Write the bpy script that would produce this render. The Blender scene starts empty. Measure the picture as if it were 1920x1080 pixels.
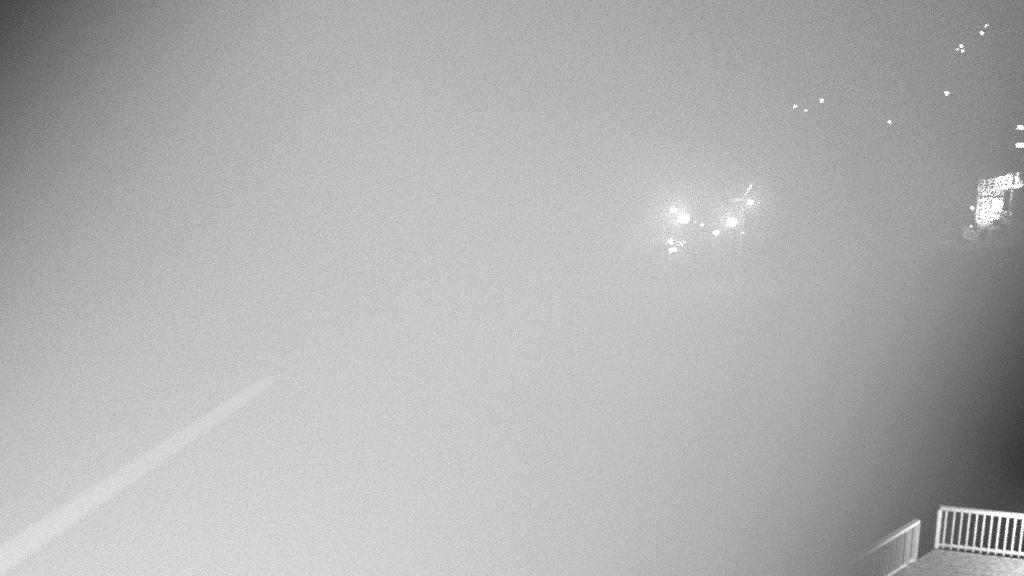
import bpy, math, random
from mathutils import Vector, Matrix
random.seed(7)
S = bpy.context.scene
COL = S.collection
R = math.radians

# ------------------------------------------------------------------ camera
CAM_H, PITCH, FPX = 14.0, R(11), 1598.0          # focal length in pixels of a 1920 px wide frame
cam = bpy.data.cameras.new('camera'); camo = bpy.data.objects.new('camera', cam); COL.objects.link(camo)
camo.location = (0, 0, CAM_H); camo.rotation_euler = (R(90) - PITCH, 0, 0)
cam.sensor_width = 36; cam.lens = 36 * FPX / 1920
cam.clip_start = 0.05; cam.clip_end = 6000
cam.dof.use_dof = True; cam.dof.focus_distance = 70; cam.dof.aperture_fstop = 1.8
S.camera = camo

# ------------------------------------------------------------------ night sky (infrared camera: no colour)
w = bpy.data.worlds.new('World'); S.world = w; w.use_nodes = True
nt = w.node_tree; bg = nt.nodes['Background']
sky = nt.nodes.new('ShaderNodeTexSky'); sky.sky_type = 'NISHITA'; sky.sun_disc = False
sky.sun_elevation = R(-8); sky.sun_rotation = R(250)
bw = nt.nodes.new('ShaderNodeRGBToBW')
nt.links.new(sky.outputs[0], bw.inputs[0]); nt.links.new(bw.outputs[0], bg.inputs[0])
bg.inputs[1].default_value = 0.05

# ------------------------------------------------------------------ infrared lamp beside the camera, its cone lights the fog
IR_POS = Vector((-.33, -.22, 13.50)); IR_AIM = (1360, -180); IR_POWER = 9500; IR_CONE = 57.8; IR_BLEND = .63
FOG = 0.017; FOG_G = 0.3

S.view_settings.view_transform = 'Standard'; S.view_settings.look = 'None'
S.view_settings.exposure = 0; S.view_settings.gamma = 1
S.cycles.volume_bounces = 0; S.cycles.max_bounces = 4; S.cycles.diffuse_bounces = 2
S.cycles.use_denoising = False; S.cycles.filter_width = 2.5      # the night camera's own soft grain
S.cycles.sample_clamp_indirect = 1

# ------------------------------------------------------------------ helpers
def ray(px, py):
    x = (px - 960) / FPX; y = (540 - py) / FPX
    return Vector((x, math.cos(PITCH) + y * math.sin(PITCH), -math.sin(PITCH) + y * math.cos(PITCH))).normalized()
def at(px, py, d):
    return Vector((0, 0, CAM_H)) + ray(px, py) * d
def onz(px, py, z):
    r = ray(px, py); return Vector((0, 0, CAM_H)) + r * ((z - CAM_H) / r.z)

class MB:
    def __init__(s): s.v = []; s.f = []; s.sm = []
    def add(s, vs, fs, smooth=False):
        b = len(s.v); s.v += [tuple(v) for v in vs]; s.f += [tuple(i + b for i in f) for f in fs]; s.sm += [smooth] * len(fs); return s
    def box(s, c, size, rz=0, m=None):
        hx, hy, hz = size[0] / 2, size[1] / 2, size[2] / 2
        ca, sa = math.cos(rz), math.sin(rz); vs = []
        for z in (-hz, hz):
            for x, y in ((-hx, -hy), (hx, -hy), (hx, hy), (-hx, hy)):
                p = Vector((x, y, z))
                if m is not None: p = m @ p
                else: p = Vector((x * ca - y * sa, x * sa + y * ca, z))
                vs.append((p.x + c[0], p.y + c[1], p.z + c[2]))
        return s.add(vs, [(3, 2, 1, 0), (4, 5, 6, 7), (0, 1, 5, 4), (1, 2, 6, 5), (2, 3, 7, 6), (3, 0, 4, 7)])
    def bar(s, a, b, wd, ht):
        a = Vector(a); b = Vector(b); d = b - a
        m = d.to_track_quat('Y', 'Z').to_matrix()
        return s.box((a + b) / 2, (wd, d.length, ht), m=m)
    def tube(s, pts, rad, n=10, cap=True):
        pts = [Vector(p) for p in pts]; k = len(pts)
        rad = rad if isinstance(rad, (list, tuple)) else [rad] * k
        vs = []; fs = []
        for i, p in enumerate(pts):
            d = (pts[min(i + 1, k - 1)] - pts[max(i - 1, 0)]).normalized()
            m = d.to_track_quat('Z', 'Y').to_matrix()
            for j in range(n):
                a = 2 * math.pi * j / n
                vs.append(p + m @ Vector((math.cos(a) * rad[i], math.sin(a) * rad[i], 0)))
        for i in range(k - 1):
            for j in range(n):
                fs.append((i * n + j, i * n + (j + 1) % n, (i + 1) * n + (j + 1) % n, (i + 1) * n + j))
        if cap: fs += [tuple(range(n - 1, -1, -1)), tuple((k - 1) * n + j for j in range(n))]
        return s.add(vs, fs, True)
    def prism(s, poly, z0, z1):
        n = len(poly)
        vs = [(p[0], p[1], z0) for p in poly] + [(p[0], p[1], z1) for p in poly]
        return s.add(vs, [tuple(range(n - 1, -1, -1)), tuple(range(n, 2 * n))] + [(i, (i + 1) % n, n + (i + 1) % n, n + i) for i in range(n)])
    def ball(s, c, r, n=12, k=8):
        c = Vector(c); vs = [c + Vector((0, 0, -r))]
        for i in range(1, k):
            t = -math.pi / 2 + math.pi * i / k
            vs += [c + Vector((r * math.cos(t) * math.cos(2 * math.pi * j / n), r * math.cos(t) * math.sin(2 * math.pi * j / n), r * math.sin(t))) for j in range(n)]
        vs.append(c + Vector((0, 0, r))); e = len(vs) - 1
        fs = [(0, 1 + (j + 1) % n, 1 + j) for j in range(n)]
        for i in range(k - 2):
            fs += [(1 + i * n + j, 1 + i * n + (j + 1) % n, 1 + (i + 1) * n + (j + 1) % n, 1 + (i + 1) * n + j) for j in range(n)]
        fs += [(e, 1 + (k - 2) * n + j, 1 + (k - 2) * n + (j + 1) % n) for j in range(n)]
        return s.add(vs, fs, True)
    def build(s, name, mat, parent=None):
        me = bpy.data.meshes.new(name); me.from_pydata(s.v, [], s.f); me.validate()
        me.polygons.foreach_set('use_smooth', s.sm[:len(me.polygons)] if len(s.sm) >= len(me.polygons) else [False] * len(me.polygons))
        me.materials.append(mat); o = bpy.data.objects.new(name, me); COL.objects.link(o)
        if parent: o.parent = parent
        return o

def tag(o, label=None, cat=None, group=None, kind=None):
    for k, v in (('label', label), ('category', cat), ('group', group), ('kind', kind)):
        if v: o[k] = v
    return o
def empty(name, loc, rz=0):
    o = bpy.data.objects.new(name, None); COL.objects.link(o); o.location = loc; o.rotation_euler = (0, 0, rz); o.empty_display_size = .3
    return o

def mat(name, lo, hi, scale=3.0, rough=.7, bump=.15, detail=6, metal=0.0):
    m = bpy.data.materials.new(name); m.use_nodes = True; n = m.node_tree; b = n.nodes['Principled BSDF']
    tc = n.nodes.new('ShaderNodeTexCoord'); no = n.nodes.new('ShaderNodeTexNoise'); no.inputs['Scale'].default_value = scale; no.inputs['Detail'].default_value = detail
    cr = n.nodes.new('ShaderNodeValToRGB'); cr.color_ramp.elements[0].position = .32; cr.color_ramp.elements[1].position = .7
    cr.color_ramp.elements[0].color = (lo, lo, lo, 1); cr.color_ramp.elements[1].color = (hi, hi, hi, 1)
    bp = n.nodes.new('ShaderNodeBump'); bp.inputs['Strength'].default_value = bump; bp.inputs['Distance'].default_value = .03
    n.links.new(tc.outputs['Object'], no.inputs['Vector']); n.links.new(no.outputs['Fac'], cr.inputs[0]); n.links.new(cr.outputs[0], b.inputs['Base Color'])
    n.links.new(no.outputs['Fac'], bp.inputs['Height']); n.links.new(bp.outputs[0], b.inputs['Normal'])
    b.inputs['Roughness'].default_value = rough; b.inputs['Metallic'].default_value = metal
    return m
def glow(name, strength):
    m = bpy.data.materials.new(name); m.use_nodes = True; n = m.node_tree; b = n.nodes['Principled BSDF']
    b.inputs['Base Color'].default_value = (.8, .8, .8, 1)
    b.inputs['Emission Color'].default_value = (1, 1, 1, 1); b.inputs['Emission Strength'].default_value = strength
    return m
M = dict(
    white=mat('white_paint', .72, .84, 9, .5, .05), timber=mat('weathered_timber', .16, .3, 6, .8, .3), dark=mat('dark_cladding', .05, .1, 4, .7, .2),
    cladding=mat('pale_cladding', .5, .65, 4, .7, .12), roof=mat('dark_roof_sheet', .05, .09, 3, .45, .1), snow=mat('settled_snow', .74, .88, 2.2, .6, .5),
    steel=mat('galvanised_steel', .22, .4, 7, .5, .1), cable=mat('pale_rail', .78, .86, 5, .8, .1), glass=mat('dark_glass', .02, .05, 2, .08, 0),
    deck=mat('deck_board', .18, .34, 8, .8, .3), concrete=mat('concrete', .3, .42, 5, .85, .25), housing=mat('lamp_housing', .06, .1, 12, .5, .05),
    curtain=mat('pale_curtain', .55, .7, 6, .9, .1))

def point(name, loc, power, radius, parent, spot=None, aim=None):
    l = bpy.data.lights.new(name, 'SPOT' if spot else 'POINT'); l.energy = power; l.shadow_soft_size = radius
    if spot: l.spot_size = R(spot); l.spot_blend = .6
    o = bpy.data.objects.new(name, l); COL.objects.link(o); o.location = loc
    if aim is not None: o.rotation_euler = Vector(aim).to_track_quat('-Z', 'Y').to_euler()
    if parent: o.parent = parent
    return o

# ------------------------------------------------------------------ where things stand
D_ST, D_LG = 105.0, 100.0
flood = [(1283, 410), (1373, 417)]
stA, stB = at(1283, 410, D_ST), at(1373, 417, D_ST)
ST_Z = at(1320, 535, D_ST).z
LG = at(1853, 400, D_LG); LG_Z = at(1853, 475, D_LG).z
lamp_spots = [  # pixel, distance, pole height, globe radius, brightness
    (1775, 175, 130, 4.6, .2, 40), (1841, 62, 150, 4.2, .2, 48), (1850, 48, 155, 4.2, .15, 50), (1668, 229, 125, 4.6, .15, 30)]
chalets = [(1512, 212, 160), (1806, 100, 160), (1935, 262, 110)]

# ground heights: a slope falling to the lift station and rising to the upper village
ctrl = [(0, 0, 0), (-40, 20, -3), (0, 40, -4), (-60, 120, -26), (10, 75, -8), (14, 22, .2), (20, 5, .5), (-200, 200, -55), (-100, -100, 3), (100, -60, 6), (0, 180, -28), (-120, 350, -70), (60, 420, -60), (-10, 120, -16)]
c0 = (stA + stB) / 2
for dx, dy in ((-12, -9), (0, -8), (12, -8), (0, 8), (-10, 8), (10, 8), (0, 0)): ctrl.append((c0.x + dx, c0.y + dy, ST_Z))
for dx, dy in ((-6, -5), (6, -5), (0, 0), (6, 8)): ctrl.append((LG.x + dx, LG.y + dy, LG_Z))
for px, py, d, h, r, p in lamp_spots:
    q = at(px, py, d); ctrl.append((q.x, q.y, q.z - h))
for px, py, d in chalets:
    q = at(px, py, d)
    for dx, dy in ((-6, -4), (6, -4), (0, 4)): ctrl.append((q.x + dx, q.y + dy, q.z - 3.4))
def ground_z(x, y):
    sw = sz = 0
    for cx, cy, cz in ctrl:
        d2 = (x - cx) ** 2 + (y - cy) ** 2 + 25
        k = 1 / d2 ** 1.6; sw += k; sz += k * cz
    return sz / sw

def build_ground():
    def axis(lo, hi, step):
        a = [-3000, -2200, -1500, -1000, -700, -500, -380]; a = [v for v in a if v < lo - 30]
        v = lo
        while v <= hi: a.append(v); v += step
        for v in (380, 500, 700, 1000, 1500, 2200, 3000):
            if v > hi + 30: a.append(v)
        return a
    xs, ys = axis(-120, 200, 4), axis(-60, 330, 4)
    vs = [(x, y, ground_z(x, y) + .12 * math.sin(x * .7 + y * .33) + random.uniform(-.05, .05)) for y in ys for x in xs]
    nx = len(xs); fs = [(j * nx + i, j * nx + i + 1, (j + 1) * nx + i + 1, (j + 1) * nx + i) for j in range(len(ys) - 1) for i in range(nx - 1)]
    m = mat('dark_wet_heath', .035, .075, .9, .9, .4, 9)
    mb = MB(); mb.add(vs, fs, True); o = mb.build('ground', m); tag(o, kind='structure')
build_ground()

# ------------------------------------------------------------------ builders
def window(parent, c, wd, ht, ax, lit=None, bars=1):
    """a framed window on a wall whose outward normal is ax ('-y' or '+x' or '-x'); c = centre on the wall face"""
    f = MB(); t = .09; dep = .12
    def bx(mb, u, v, su, sv, d, off):
        if ax == '-y': mb.box((c[0] + u, c[1] - off, c[2] + v), (su, d, sv))
        else:
            s = 1 if ax == '+x' else -1
            mb.box((c[0] + s * off, c[1] + u, c[2] + v), (d, su, sv))
    bx(f, 0, ht / 2 + t / 2, wd + 2 * t, t, dep, .02); bx(f, 0, -ht / 2 - t / 2, wd + 2 * t, t, dep, .02)
    bx(f, -wd / 2 - t / 2, 0, t, ht, dep, .02); bx(f, wd / 2 + t / 2, 0, t, ht, dep, .02)
    for i in range(1, bars + 1): bx(f, -wd / 2 + wd * i / (bars + 1), 0, .05, ht, .06, .02)
    fr = f.build('window', M['white'], parent)
    p = MB(); bx(p, 0, 0, wd, ht, .02, .012); p.build('pane', lit or M['glass'], fr)
    sl = MB(); bx(sl, 0, -ht / 2 - t - .03, wd + .4, .06, .22, .06); sl.build('sill', M['white'], fr)
    return fr

def chalet(name, base, rz, wd, dp, ht, rise, label, wallm, wins, snow=True, chim=True):
    r = empty(name, base, rz); tag(r, label, 'chalet')
    wl = MB()
    wl.box((0, 0, ht / 2), (wd, dp, ht))
    for s in (-1, 1):   # gable triangles
        y = s * dp / 2
        wl.add([(-wd / 2, y - s * .1, ht), (wd / 2, y - s * .1, ht), (0, y - s * .1, ht + rise), (-wd / 2, y, ht), (wd / 2, y, ht), (0, y, ht + rise)],
               [(0, 1, 2), (5, 4, 3), (0, 3, 4, 1), (1, 4, 5, 2), (2, 5, 3, 0)])
    wl.build('wall', wallm, r)
    sl = math.hypot(wd / 2 + .5, rise * (wd / 2 + .5) / (wd / 2)); an = math.atan2(rise, wd / 2)
    rf = MB()
    for s in (-1, 1):
        m = Matrix.Rotation(s * an, 3, 'Y')
        rf.box((s * (wd / 4 + .25), 0, ht + rise - rise / (wd / 2) * (wd / 4 + .25) + .1), (sl, dp + 1.2, .14), m=m)
    ro = rf.build('roof', M['roof'], r)
    if snow:
        sn = MB()
        for s in (-1, 1):
            m = Matrix.Rotation(s * an, 3, 'Y')
            sn.box((s * (wd / 4 + .2), 0, ht + rise - rise / (wd / 2) * (wd / 4 + .2) + .26), (sl - .3, dp + .9, .18), m=m)
        sn.build('snow_cover', M['snow'], ro)
    if chim:
        ch = MB().box((wd * .22, dp * .15, ht + rise * .75), (.6, .6, rise + .9)); ch.build('chimney', M['concrete'], ro)
    for (u, v, a, b, ax, lit, bars) in wins:
        c = (u, -dp / 2, v) if ax == '-y' else ((wd / 2 if ax == '+x' else -wd / 2), u, v)
        window(r, c, a, b, ax, lit, bars)
    return r

def floodlight(pos, face, size, power, strength, label, arm=None, group=None, radius=.12, spot=150):
    """boxy floodlight: housing, lens, yoke, arm back to what carries it"""
    f = Vector(face).normalized(); rz = math.atan2(f.y, f.x) - math.pi / 2
    r = empty('floodlight', pos); tag(r, label, 'floodlight', group)
    m = f.to_track_quat('Y', 'Z').to_matrix()
    h = MB().box((0, 0, 0), (size, .16, size * .72), m=m)
    for k in range(-3, 4): h.box(m @ Vector((k * size / 8, -.11, 0)), (.02, .08, size * .6), m=m)
    h.build('housing', M['housing'], r)
    MB().box(m @ Vector((0, .085, 0)), (size * .9, .015, size * .62), m=m).build('lens', glow('floodlight_lens_%d' % int(strength), strength), r)
    y = MB()
    for s in (-1, 1): y.bar(m @ Vector((s * (size / 2 + .03), 0, 0)), m @ Vector((s * (size / 2 + .03), -.3, -.1)), .05, .03)
    y.bar(m @ Vector((-size / 2 - .05, -.3, -.1)), m @ Vector((size / 2 + .05, -.3, -.1)), .05, .05)
    y.build('yoke', M['steel'], r)
    if arm is not None:
        MB().tube([m @ Vector((0, -.3, -.1)), Vector(arm) - Vector(pos)], .035, 8).build('arm', M['steel'], r)
    point('beam', m @ Vector((0, .18, 0)), power, radius, r, spot, f)
    return r

def lamp_post(pos, h, rad, strength, label):
    base = Vector((pos.x, pos.y, pos.z - h)); base.z = min(base.z, ground_z(pos.x, pos.y) - .1)
    r = empty('street_lamp', base); tag(r, label, 'street lamp', 'lamp posts on the upper village road')
    H = pos.z - base.z
    MB().tube([(0, 0, 0), (0, 0, .5), (0, 0, .52), (0, 0, H - rad - .05)], [.13, .13, .08, .055], 10).build('pole', M['steel'], r)
    MB().tube([(0, 0, H - rad - .08), (0, 0, H - rad)], [.07, rad * .7], 12).build('collar', M['housing'], r)
    MB().ball((0, 0, H), rad, 8, 6).build('globe', glow('lamp_globe_%d' % int(strength), strength), r)
    MB().tube([(0, 0, H + rad * .75), (0, 0, H + rad * 1.15)], [rad * 1.25, .03], 14).build('cap', M['housing'], r)
    return r

# ------------------------------------------------------------------ floodlit lift station yard in the hollow
def mast(r, pos, dx=0, dy=.34, rad=.075):
    gz = ground_z(pos.x + dx, pos.y + dy) - .3 - pos.z
    MB().tube([(dx, dy, .25), (dx, dy, gz + .8), (dx, dy, gz + .78), (dx, dy, gz)], [rad * .7, rad, rad * 2, rad * 2], 10).build('mast', M['dark'], r)
GF = 'floodlights of the lift station'
r = floodlight(stA, (-.6, -.78, .3), 1.25, 8000, 45, 'largest blazing floodlight, left of the pair in the middle of the fog', None, GF, .12, 100); mast(r, stA)
r = floodlight(stB, (-.58, -.8, .3), 1.1, 6500, 45, 'bright round floodlight, right of the largest one', None, GF, .12, 100); mast(r, stB)
q = at(1263, 394, D_ST)
r = floodlight(q, (-.3, -.92, -.1), .6, 1000, 40, 'small floodlight above and left of the largest floodlight', None, GF); mast(r, q)
# hooded yard lamp shining downwards
q = at(1343, 435, D_ST)
r = empty('yard_lamp', q); tag(r, 'hooded lamp with a downward cone, low between the two big floodlights', 'lamp')
MB().tube([(0, 0, .24), (0, 0, .12), (0, 0, .06)], [.05, .16, .34], 14).build('hood', M['housing'], r)
MB().ball((0, 0, -.04), .24, 8, 6).build('bulb', glow('yard_bulb', 45), r)
MB().bar((0, 0, .22), (0, .36, .22), .06, .06).build('bracket', M['steel'], r); mast(r, q)
point('glow', (0, -.45, -.35), 1500, .1, r, 60, (0, -.35, -1))
# two tiny lamps on short posts
for px, py, lb in ((1393, 437, 'tiny dim lamp below and right of the right big floodlight'), (1316, 421, 'tiny dim lamp just right of the largest floodlight')):
    q = at(px, py, D_ST)
    r = empty('bollard_lamp', q); tag(r, lb, 'lamp')
    MB().ball((0, 0, 0), .12, 8, 6).build('globe', glow('bollard_globe', 22), r)
    MB().tube([(0, 0, .1), (0, 0, .18)], [.16, .04], 10).build('cap', M['housing'], r)
    mast(r, q, 0, .05, .04)

# open shelter with a dark sloping roof, lower left of the floodlights
q = at(1256, 461, 97); hz = ground_z(q.x, q.y)
hut = empty('shelter', (q.x, q.y, hz - .2), R(10)); tag(hut, 'small open shelter with a dark sloping roof, lower left of the floodlights', 'shelter')
HH = q.z - hz + .2
m_ = Matrix.Rotation(R(-11), 3, 'Y')
rf = MB().box((0, 0, HH), (3.5, 2.2, .14), m=m_).build('roof', M['roof'], hut)
for k in range(7): MB().box(m_ @ Vector((-1.5 + k * .5, 0, .1)) + Vector((0, 0, HH)), (.05, 2.2, .05), m=m_).build('seam', M['roof'], rf)
for x in (-1.5, 1.5):
    t_ = HH + x * math.tan(R(11)) - .08; MB().box((x, .9, t_ / 2), (.06, .06, t_)).build('post', M['cladding'], hut)
    MB().bar((x, -1, HH + x * math.tan(R(11)) - .12), (x, 1, HH + x * math.tan(R(11)) - .12), .08, .12).build('beam', M['timber'], hut)
MB().box((.2, .7, .5), (2.2, .4, .08)).build('bench', M['timber'], hut)
q = at(1262, 470.5, 96.6)
r = empty('shelter_lamp', q); tag(r, 'half-moon lamp hanging under the dark shelter roof', 'lamp')
n_ = 10; ring = [(math.cos(math.pi * k / n_) * .38, math.sin(math.pi * k / n_) * .26) for k in range(n_ + 1)]
vs2 = [(x, -.08, z) for x, z in ring] + [(x, .08, z) for x, z in ring]; k2 = n_ + 1
MB().add(vs2, [tuple(range(k2 - 1, -1, -1)), tuple(range(k2, 2 * k2))] + [(k, (k + 1) % k2, k2 + (k + 1) % k2, k2 + k) for k in range(k2)]).build('diffuser', glow('shelter_diffuser', 35), r)
MB().tube([(0, 0, .2), (0, 0, .55)], .03, 8).build('stem', M['steel'], r)
q = at(1257, 452, 101.5)
r = empty('lantern', q); tag(r, 'ragged bright lantern just above the dark shelter roof', 'lamp')
MB().tube([(0, 0, -.3), (0, 0, -.22)], .16, 10).build('base', M['housing'], r)
MB().tube([(0, 0, -.22), (0, 0, .14)], [.15, .2], 10).build('globe', glow('lantern_globe', 45), r)
MB().tube([(0, 0, .14), (0, 0, .34)], [.34, .04], 10).build('cap', M['housing'], r)
MB().tube([(0, 0, -.3), (0, 0, ground_z(q.x, q.y) - q.z - .2)], [.05, .09], 8).build('post', M['steel'], r)
point('glow', (0, -.3, .05), 1000, .1, r)

# ------------------------------------------------------------------ lift tower beside the terminal
def lift_tower(base, top, rz, label):
    r = empty('lift_tower', base, rz); tag(r, label, 'lift tower', None)
    h = top - base.z
    MB().tube([(0, 0, 0), (0, 0, .4), (0, 0, .42), (0, 0, h - 1)], [.5, .5, .22, .15], 14).build('mast', M['timber'], r)
    MB().bar((-1.7, 0, h - .8), (1.7, 0, h - .8), .22, .26).build('crossarm', M['dark'], r)
    for s in (-1, 1):
        sh = MB().bar((s * 1.6, -1.2, h - 1.05), (s * 1.6, 1.2, h - 1.05), .12, .16).build('sheave_frame', M['dark'], r)
        for k in range(4):
            y = -1.05 + k * .7
            MB().tube([(s * 1.6 - .05, y, h - 1.3), (s * 1.6 + .05, y, h - 1.3)], .22, 14).build('sheave', M['dark'], sh)
    MB().bar((.1, 0, h - .9), (1.0, -.1, h + 1.15), .26, .3).build('jib', M['white'], r)
    ld = MB()
    for s in (-.2, .2): ld.tube([(s, -.42, .6), (s, -.36, h - 1)], .025, 6)
    k = .8
    while k < h - 1.1: ld.tube([(-.2, -.4, k), (.2, -.4, k)], .018, 6); k += .3
    ld.build('ladder', M['dark'], r)
    return r
q = at(1391, 395, D_ST - 3)
lt = lift_tower(Vector((q.x, q.y, ground_z(q.x, q.y) - .3)), at(1391, 362, D_ST - 3).z, R(8), 'lift tower with a crossarm and a pale jib, beside the right floodlights')
q = at(1408, 380, D_ST - 4)
floodlight(q, (-.5, -.8, .1), .55, 2200, 40, 'medium floodlight beside the lift tower, above the right big floodlight', (at(1394, 384, D_ST - 3)), 'floodlights of the lift station', .1, None)

# ------------------------------------------------------------------ pale pole reaching out of the lower left, carried by the camera mast
pa, pb = at(140, 957, 2.5), at(508, 711, 4.65)
pd = (pb - pa).normalized(); back = pa - pd * ((pa.y + 1.1) / pd.y)
wv_ = pd.cross(Vector((0, 0, CAM_H)) - pa.lerp(pb, .5)).normalized(); nv = wv_.cross(pd).normalized()
def sect(p, w_, t_): return [p + wv_ * w_ + nv * (t_ - .004), p + wv_ * (w_ - .004) + nv * t_, p - wv_ * (w_ - .004) + nv * t_, p - wv_ * w_ + nv * (t_ - .004), p - wv_ * w_ - nv * t_, p + wv_ * w_ - nv * t_]
secs = [(back, .027), (pa, .027), (pa.lerp(pb, .5), .0285), (pa.lerp(pb, .85), .029), (pb - pd * .1, .026), (pb, .018)]
vv = []; ff = []
for p, w_ in secs: vv += sect(p, w_, .012)
for k in range(len(secs) - 1): ff += [(k * 6 + a, k * 6 + (a + 1) % 6, (k + 1) * 6 + (a + 1) % 6, (k + 1) * 6 + a) for a in range(6)]
ff += [tuple(range(5, -1, -1)), tuple(len(vv) - 6 + a for a in range(6))]
c = MB().add(vv, ff).build('boom_rail', M['cable'])
tag(c, 'pale blurred rail slanting out of the lower left and ending in the fog', 'rail')

# ------------------------------------------------------------------ lodge at the right edge: lit stair tower with outside stairs
AZ = R(-27)
lg = empty('lodge', (LG.x, LG.y, LG_Z - .3), AZ); tag(lg, 'floodlit lodge stair tower with white railed outside stairs at the right edge', 'lodge')
LM = Matrix.Translation(lg.location) @ Matrix.Rotation(AZ, 4, 'Z')
def zl(py): return at(1853, py, D_LG).z - (LG_Z - .3)
def xl(px): return (px - 1853) / 14.0
zg0, zg1, zw0 = zl(371), zl(355), zl(396)
wx, ww = xl(1855), 2.15
MB().box((wx, 1.1, zw0 / 2 - .1), (ww - .1, 2.0, zw0 - .2)).build('wall', M['timber'], lg)
MB().box((wx, 1.05, (zw0 + zg0) / 2), (ww, 2.1, zg0 - zw0)).build('lit_wall', M['white'], lg)
MB().box((wx - .1, 1.0, zg0 + .05), (ww + .45, 2.5, .1)).build('ledge', M['dark'], lg)
for k in range(3):
    x = wx + (k - 1) * ww / 3; fr = MB(); pw = ww / 3
    for q_ in (-1, 1): fr.box((x + q_ * (pw / 2 - .03), .02, (zg0 + zg1) / 2 + .05), (.05, .08, zg1 - zg0 - .12))
    fr.box((x, .02, zg1 - .04), (pw - .11, .08, .06))
    f = fr.build('window', M['white'], lg)
    MB().box((x, .05, (zg0 + zg1) / 2 + .02), (pw - .12, .02, zg1 - zg0 - .2)).build('pane', M['curtain'], f)
MB().box((wx, 1.1, (zg0 + zg1) / 2 + .03), (ww - .1, 1.95, zg1 - zg0 - .2)).build('stairwell', M['cladding'], lg)
MB().box((wx, 1.0, zg1 + .02), (ww + .3, 2.4, .12)).build('tower_roof', M['white'], lg)
MB().box((5.4, 6.0, zg1 / 2), (8.0, 5.0, zg1 + 1.4)).build('main_wall', M['dark'], lg)
MB().box((5.4, 5.9, zg1 + 1.3), (9, 6.4, .22), m=Matrix.Rotation(R(8), 3, 'X')).build('roof', M['roof'], lg)
def rail(parent, a, b, posts, rails, ht, th, name='railing', m=None):
    a = Vector(a); b = Vector(b); rr = MB()
    for k in range(rails):
        z = ht * (k + 1) / rails
        rr.bar(a + Vector((0, 0, z)), b + Vector((0, 0, z)), th, th)
    o = rr.build(name, m or M['white'], parent)
    for k in range(posts + 1):
        p = a.lerp(b, k / posts); MB().box((p.x, p.y, p.z + ht / 2 + .03), (th * 1.2, th * 1.2, ht + .06)).build('post', m or M['white'], o)
    return o
# upper landing, then a flight climbing to the right
def flight(x0, z0, x1, z1, y, wd, n, ht, rails, posts):
    for yy in (y, y + wd):
        MB().bar((x0, yy, z0), (x1, yy, z1), .1, .3).build('stringer', M['white'], lg)
    for k in range(n):
        t = (k + .5) / n
        MB().box((x0 + (x1 - x0) * t, y + wd / 2, z0 + (z1 - z0) * t + .06), (abs(x1 - x0) / n + .05, wd - .12, .05)).build('tread', M['white'], lg)
    rail(lg, (x0, y, z0 + .1), (x1, y, z1 + .1), posts, rails, ht, .08, 'stair_railing')
    rail(lg, (x0, y + wd, z0 + .1), (x1, y + wd, z1 + .1), posts, rails, ht, .08, 'stair_railing')
lz = zl(354)
MB().box((xl(1843), -.75, lz), (.95, 1.3, .14)).build('landing', M['white'], lg)
rail(lg, (xl(1837), -1.35, lz), (xl(1849.5), -1.35, lz), 2, 3, .95, .07, 'landing_railing')
rail(lg, (xl(1837), -1.35, lz), (xl(1837), -.15, lz), 1, 3, .95, .07, 'landing_railing')
flight(xl(1850), zl(355), xl(1876), zl(346), -1.35, 1.15, 8, .95, 3, 3)
MB().box((xl(1879), -.75, zl(346) - .02), (.5, 1.3, .14)).build('landing', M['white'], lg)
flight(xl(1882), zl(346), xl(1903), zl(339), -1.35, 1.15, 7, .9, 3, 3)
for px, py in ((1838, 355), (1878, 347), (1902, 341)):
    t_ = zl(py) - .1; MB().box((xl(px), -1.2, t_ / 2), (.12, .12, t_)).build('support_post', M['timber'], lg)
# zigzag flights under the tower
flight(xl(1838), zl(406), xl(1858), zl(398), -1.0, .8, 6, .75, 2, 3)
MB().box((xl(1864), -.55, zl(405)), (.8, 1.0, .3)).build('landing', M['white'], lg)
flight(xl(1858), zl(420), xl(1838), zl(412), -2.0, .8, 6, .75, 2, 3)
rail(lg, (xl(1871), -1.0, zl(404)), (xl(1880), -.9, zl(404)), 1, 2, .5, .12, 'landing_railing')
MB().box((xl(1875.5), -.8, zl(412)), (.7, .7, .5)).build('planter', M['cladding'], lg)
for px in (1839, 1857, 1868): MB().box((xl(px), -.9, zl(412) / 2 - .2), (.12, .12, zl(412) - .4)).build('support_post', M['timber'], lg)
flight(xl(1842), zl(452), xl(1824), zl(440), -2.6, .8, 6, .75, 2, 3)
for px in (1825, 1841): MB().box((xl(px), -2.3, zl(452) / 2), (.12, .12, zl(452))).build('support_post', M['timber'], lg)
# lodge lamps
def wall_lamp(world, label, power, strength, aim, spot=150, rad=.13, wall_y=None):
    r = empty('wall_lamp', world); tag(r, label, 'wall lamp')
    MB().tube([(0, .22, .1), (0, .05, .12)], [.12, .05], 10).build('base', M['housing'], r)
    MB().ball((0, 0, 0), rad, 8, 6).build('globe', glow('wall_lamp_globe_%d' % strength, strength), r)
    MB().tube([(0, 0, rad + .1), (0, 0, rad * .85)], [.04, rad * 1.3], 12).build('shade', M['housing'], r)
    if wall_y: MB().bar((0, .2, .11), (0, wall_y - world.y, .11), .05, .05).build('bracket', M['steel'], r)
    if power: point('glow', (0, -.12, -rad - .1), power, .1, r, spot, aim)
    return r
wall_lamp(LM @ Vector((xl(1862), -2.3, zl(386))), 'lamp close in front of the lodge stair tower, lighting its white wall', 4200, 12, (-.4, .8, .05), 150, .1)
wall_lamp(LM @ Vector((xl(1882), -2.6, zl(322))), 'lamp above the outside stairs of the lodge, lighting the white rails', 3600, 12, (-.5, 1.0, -.8), 130, .1)
wall_lamp(at(1821, 424, D_LG - 4), 'dim lamp low beside the lower stairs, left of the lodge stair tower', 80, 8, (.5, 1, -.6), 140, .1)
wall_lamp(at(1823, 390, D_LG - 1), 'small square bright lamp left of the lodge stair tower', 0, 20, (0, .3, -1), 150, .14)

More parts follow.
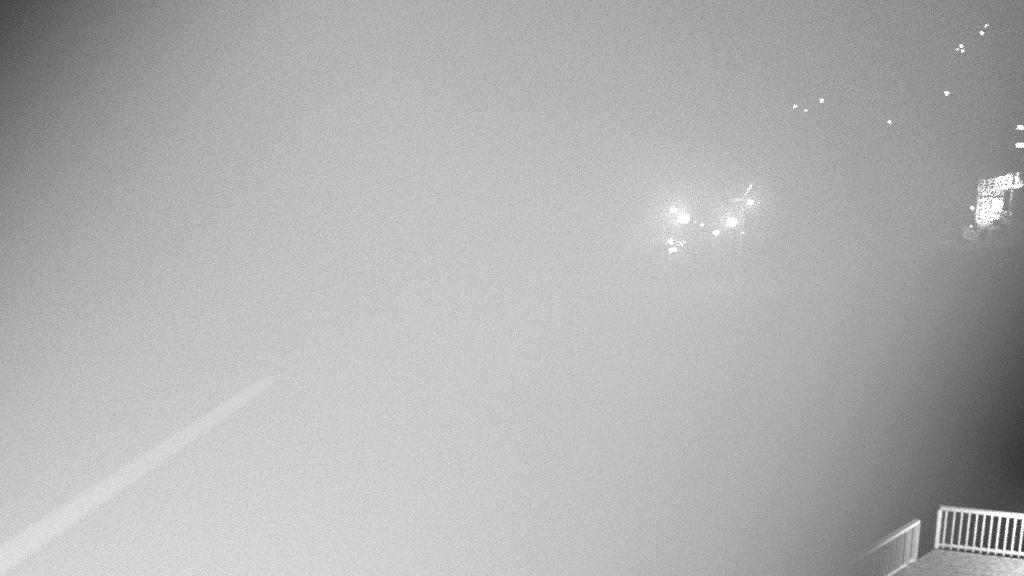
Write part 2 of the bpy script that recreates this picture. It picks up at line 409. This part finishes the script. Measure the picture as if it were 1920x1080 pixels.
# ------------------------------------------------------------------ chalets up the hill
def pl(px, py, d): return at(px, py, d)
q = pl(*chalets[0]); z0 = min(ground_z(q.x, q.y), q.z - 3.4); up = q.z - 3.4 - z0
ch = chalet('chalet', (q.x, q.y + 3.9, z0 - .4), 0, 7.6, 5, 5.8 + up, 1.8, 'fog-hidden chalet behind the three lamps at top centre right', M['dark'], [(-2.4, 1.9, 1.2, 1.2, '-y', None, 1), (2.4, 1.9, 1.2, 1.2, '-y', None, 1)])
WY = q.y + 1.45
wall_lamp(pl(1491, 200, 160), 'left lamp of the three hillside lamps, ragged white spot', 0, 60, (0, -.5, -1), 160, 0.2, WY)
wall_lamp(pl(1511, 207, 160), 'smallest and lowest of the three hillside lamps', 0, 60, (0, -.5, -1), 160, 0.14, WY)
wall_lamp(pl(1541, 189, 160), 'right and brightest of the three hillside lamps', 0, 54, (0, -.5, -1), 160, 0.25, WY)
q = pl(*chalets[1]); z0 = min(ground_z(q.x, q.y), q.z - 3.4); up = q.z - 3.4 - z0
ch = chalet('chalet', (q.x, q.y + 3.9, z0 - .4), R(-8), 6.4, 4.6, 5.2 + up, 1.8, 'high chalet at top right behind a stacked pair of lamps', M['timber'], [(-1.2, 1.9, 1.2, 1.2, '-y', None, 1), (2, 1.9, 1.2, 1.2, '-y', None, 1)])
WY = q.y + 1.7
wall_lamp(pl(1803, 86, 158), 'upper lamp of the stacked pair near the top right corner', 0, 54, (0, -.5, -1), 160, 0.22, WY)
wall_lamp(pl(1805, 95, 158), 'lower lamp of the stacked pair near the top right corner', 0, 50, (0, -.5, -1), 160, 0.17, WY)
wall_lamp(pl(1795, 93, 158), 'faint lamp left of the stacked pair near the top right corner', 0, 27, (0, -.5, -1), 160, 0.16, WY)
q = pl(*chalets[2]); z0 = min(ground_z(q.x, q.y), q.z - 3.4); up = q.z - 3.4 - z0
ch = chalet('chalet', (q.x, q.y + 2.8, z0 - .4), R(-6), 5, 4.4, 6.2 + up, 1.8, 'chalet cut by the right edge of the picture, with two lit windows', M['dark'],
            [(-.8, pl(1912, 239, 110).z - z0 + .4, .6, .34, '-y', glow('upper_window', 22), 0), (-.55, pl(1912, 272, 110).z - z0 + .4, .95, .33, '-y', glow('lower_window', 30), 1)])

LBL = ['single lamp post on the hillside above the floodlit lodge', 'lower of the two lamp posts highest up at top right', 'topmost lamp post of all, near the top right corner', 'faintest lamp post, alone and far off, right of the three hillside lamps']
for (px, py, d, h, rd, pw), lb in zip(lamp_spots, LBL):
    lamp_post(at(px, py, d), h, rd, pw, lb)

# ------------------------------------------------------------------ terrace with white railings, lower right
A = at(1762, 949, 22); zr = A.z; HR = 1.02; zd = zr - HR
Bd = (onz(1862, 959.5, zr) - A).normalized(); C = onz(1549, 1077, zr); CA = (A - C)
B = A + Bd * 5.2; E_ = C + Bd * 6.5 + Vector((0, -2.5, 0)); C2 = C + Vector((1.6, -3.4, 0))
terr = empty('terrace', (A.x + 1, A.y - 2.5, zd)); tag(terr, 'raised timber terrace with white balustrades at the lower right corner', 'terrace')
off = -terr.location
def L(p, z=0): return Vector((p.x + off.x, p.y + off.y, z))
poly = [L(A), L(B), L(E_), L(C2), L(C)]
poly = poly[::-1]
# boards clipped to the terrace outline, each one its own piece
bd = Bd.copy(); bd.z = 0; bd.normalize(); nd = Vector((-bd.y, bd.x, 0))
us = [p.dot(bd) for p in poly]; vs_ = [p.dot(nd) for p in poly]
k = min(vs_) + .07
def span(vv):
    xs = []
    for i in range(len(poly)):
        a, b = poly[i], poly[(i + 1) % len(poly)]; va, vb = a.dot(nd), b.dot(nd)
        if (va - vv) * (vb - vv) < 0:
            t = (vv - va) / (vb - va); xs.append(a.dot(bd) + t * (b.dot(bd) - a.dot(bd)))
    return (min(xs), max(xs)) if len(xs) >= 2 else None
while k < max(vs_) - .08:
    sa, sb = span(k - .066), span(k + .066)
    if sa and sb:
        dz = random.uniform(-.004, .004)
        pp = [bd * sa[0] + nd * (k - .066), bd * sa[1] + nd * (k - .066), bd * sb[1] + nd * (k + .066), bd * sb[0] + nd * (k + .066)]
        MB().prism(pp, -.04 + dz, dz).build('board', M['deck'], terr)
    k += .14
fr = MB()
for i in range(len(poly)):
    a, b = poly[i], poly[(i + 1) % len(poly)]; fr.bar(a + Vector((0, 0, -.17)), b + Vector((0, 0, -.17)), .08, .24)
fr.build('edge_beam', M['white'], terr)
for p in (A + Bd * .3, C + CA * .05, C2, A + Bd * 3, C + CA * .6):
    g = ground_z(p.x, p.y) - .3 - zd; q = L(p); c_ = Vector((0.3, -.25, 0)) 
    MB().box((q.x + c_.x, q.y + c_.y, (g - .3) / 2), (.2, .2, -g - .3)).build('support_post', M['timber'], terr)
def balustrade(a, b, sp=.125):
    o = MB().bar(L(a, HR - .035), L(b, HR - .035), .1, .07).build('top_rail', M['white'], terr)
    MB().bar(L(a, .1), L(b, .1), .05, .05).build('bottom_rail', M['white'], o)
    d = b - a; n = max(2, int(d.length / sp))
    for k in range(n + 1):
        p = L(a.lerp(b, k / n)); end = k in (0, n) or k % 14 == 0
        t = .09 if end else random.uniform(.03, .035)
        if not end: p = p + Vector((random.uniform(-.007, .007), random.uniform(-.007, .007), 0))
        MB().box((p.x, p.y, (HR - .07 + .02) / 2 + .0), (t, t, HR - .09)).build('post' if end else 'baluster', M['white'], o)
balustrade(A, A + Bd * 4.9, .15)
balustrade(C, C + CA * .78, .115)
# lodge wall and hooded lamp beside the terrace, just out of the picture
wq = A + Bd * 2.5 + Vector((-.25, -1.1, .75))
r = empty('wall_lamp', wq); tag(r, 'hooded lamp on a post lighting the white terrace balustrades', 'wall lamp')
MB().tube([(0, 0, .1), (0, 0, zd - wq.z)], .05, 8).build('post', M['steel'], r)
MB().tube([(0, 0, .12), (0, 0, -.02)], [.05, .2], 12).build('shade', M['housing'], r)
MB().ball((0, 0, -.02), .08, 10, 6).build('globe', glow('terrace_lamp_globe', 8), r)
point('glow', (-.05, 0, -.12), 1100, .06, r, 110, (A + Bd * .6 - wq - Vector((0, 0, .5))))

# ------------------------------------------------------------------ camera mast with the infrared lamp
r = empty('camera_mast', (-.9, -1.1, ground_z(-.9, -1.1) - .3)); tag(r, 'steel mast that carries the infrared lamp beside the viewpoint', 'mast')
mz = 15.5 - r.location.z
MB().tube([(0, 0, 0), (0, 0, mz)], [.12, .09], 12).build('pole', M['steel'], r)
MB().bar((0, 0, back.z - .06 - r.location.z), (back.x - r.location.x - .1, back.y - r.location.y, back.z - .06 - r.location.z), .06, .06).build('crossarm', M['steel'], r)
MB().bar((0, 0, IR_POS.z - r.location.z), (IR_POS.x + .9, IR_POS.y + .95, IR_POS.z - r.location.z), .06, .06).build('arm', M['steel'], r)
il = empty('infrared_floodlight', IR_POS); tag(il, 'black infrared floodlight on the mast arm beside the viewpoint', 'floodlight')
aim = ray(*IR_AIM); m_ = aim.to_track_quat('Y', 'Z').to_matrix()
MB().box(m_ @ Vector((0, -.14, 0)), (.3, .14, .22), m=m_).build('housing', M['housing'], il)
for i in range(5):
    for j in range(3):
        MB().tube([m_ @ Vector((-.1 + i * .05, -.07, -.06 + j * .06)), m_ @ Vector((-.1 + i * .05, -.055, -.06 + j * .06))], .016, 8).build('diode', M['curtain'], il)
ir = point('infrared_beam', (0, 0, 0), IR_POWER, .05, il, IR_CONE, aim); ir.data.spot_blend = IR_BLEND

# ------------------------------------------------------------------ fog
m = bpy.data.materials.new('fog'); m.use_nodes = True; n = m.node_tree
n.nodes.remove(n.nodes['Principled BSDF']); pv = n.nodes.new('ShaderNodeVolumePrincipled')
pv.inputs['Color'].default_value = (.97, .97, .97, 1); pv.inputs['Density'].default_value = FOG; pv.inputs['Anisotropy'].default_value = FOG_G
n.links.new(pv.outputs[0], n.nodes['Material Output'].inputs['Volume']); m.cycles.volume_sampling = 'EQUIANGULAR'
zs = [c[2] for c in ctrl]
hb = MB().box((0, 0, (min(zs) - 2 + 56) / 2), (6200, 6200, 56 - (min(zs) - 2))).build('haze', m); tag(hb, 'pale night fog filling the whole view', 'fog', kind='stuff')
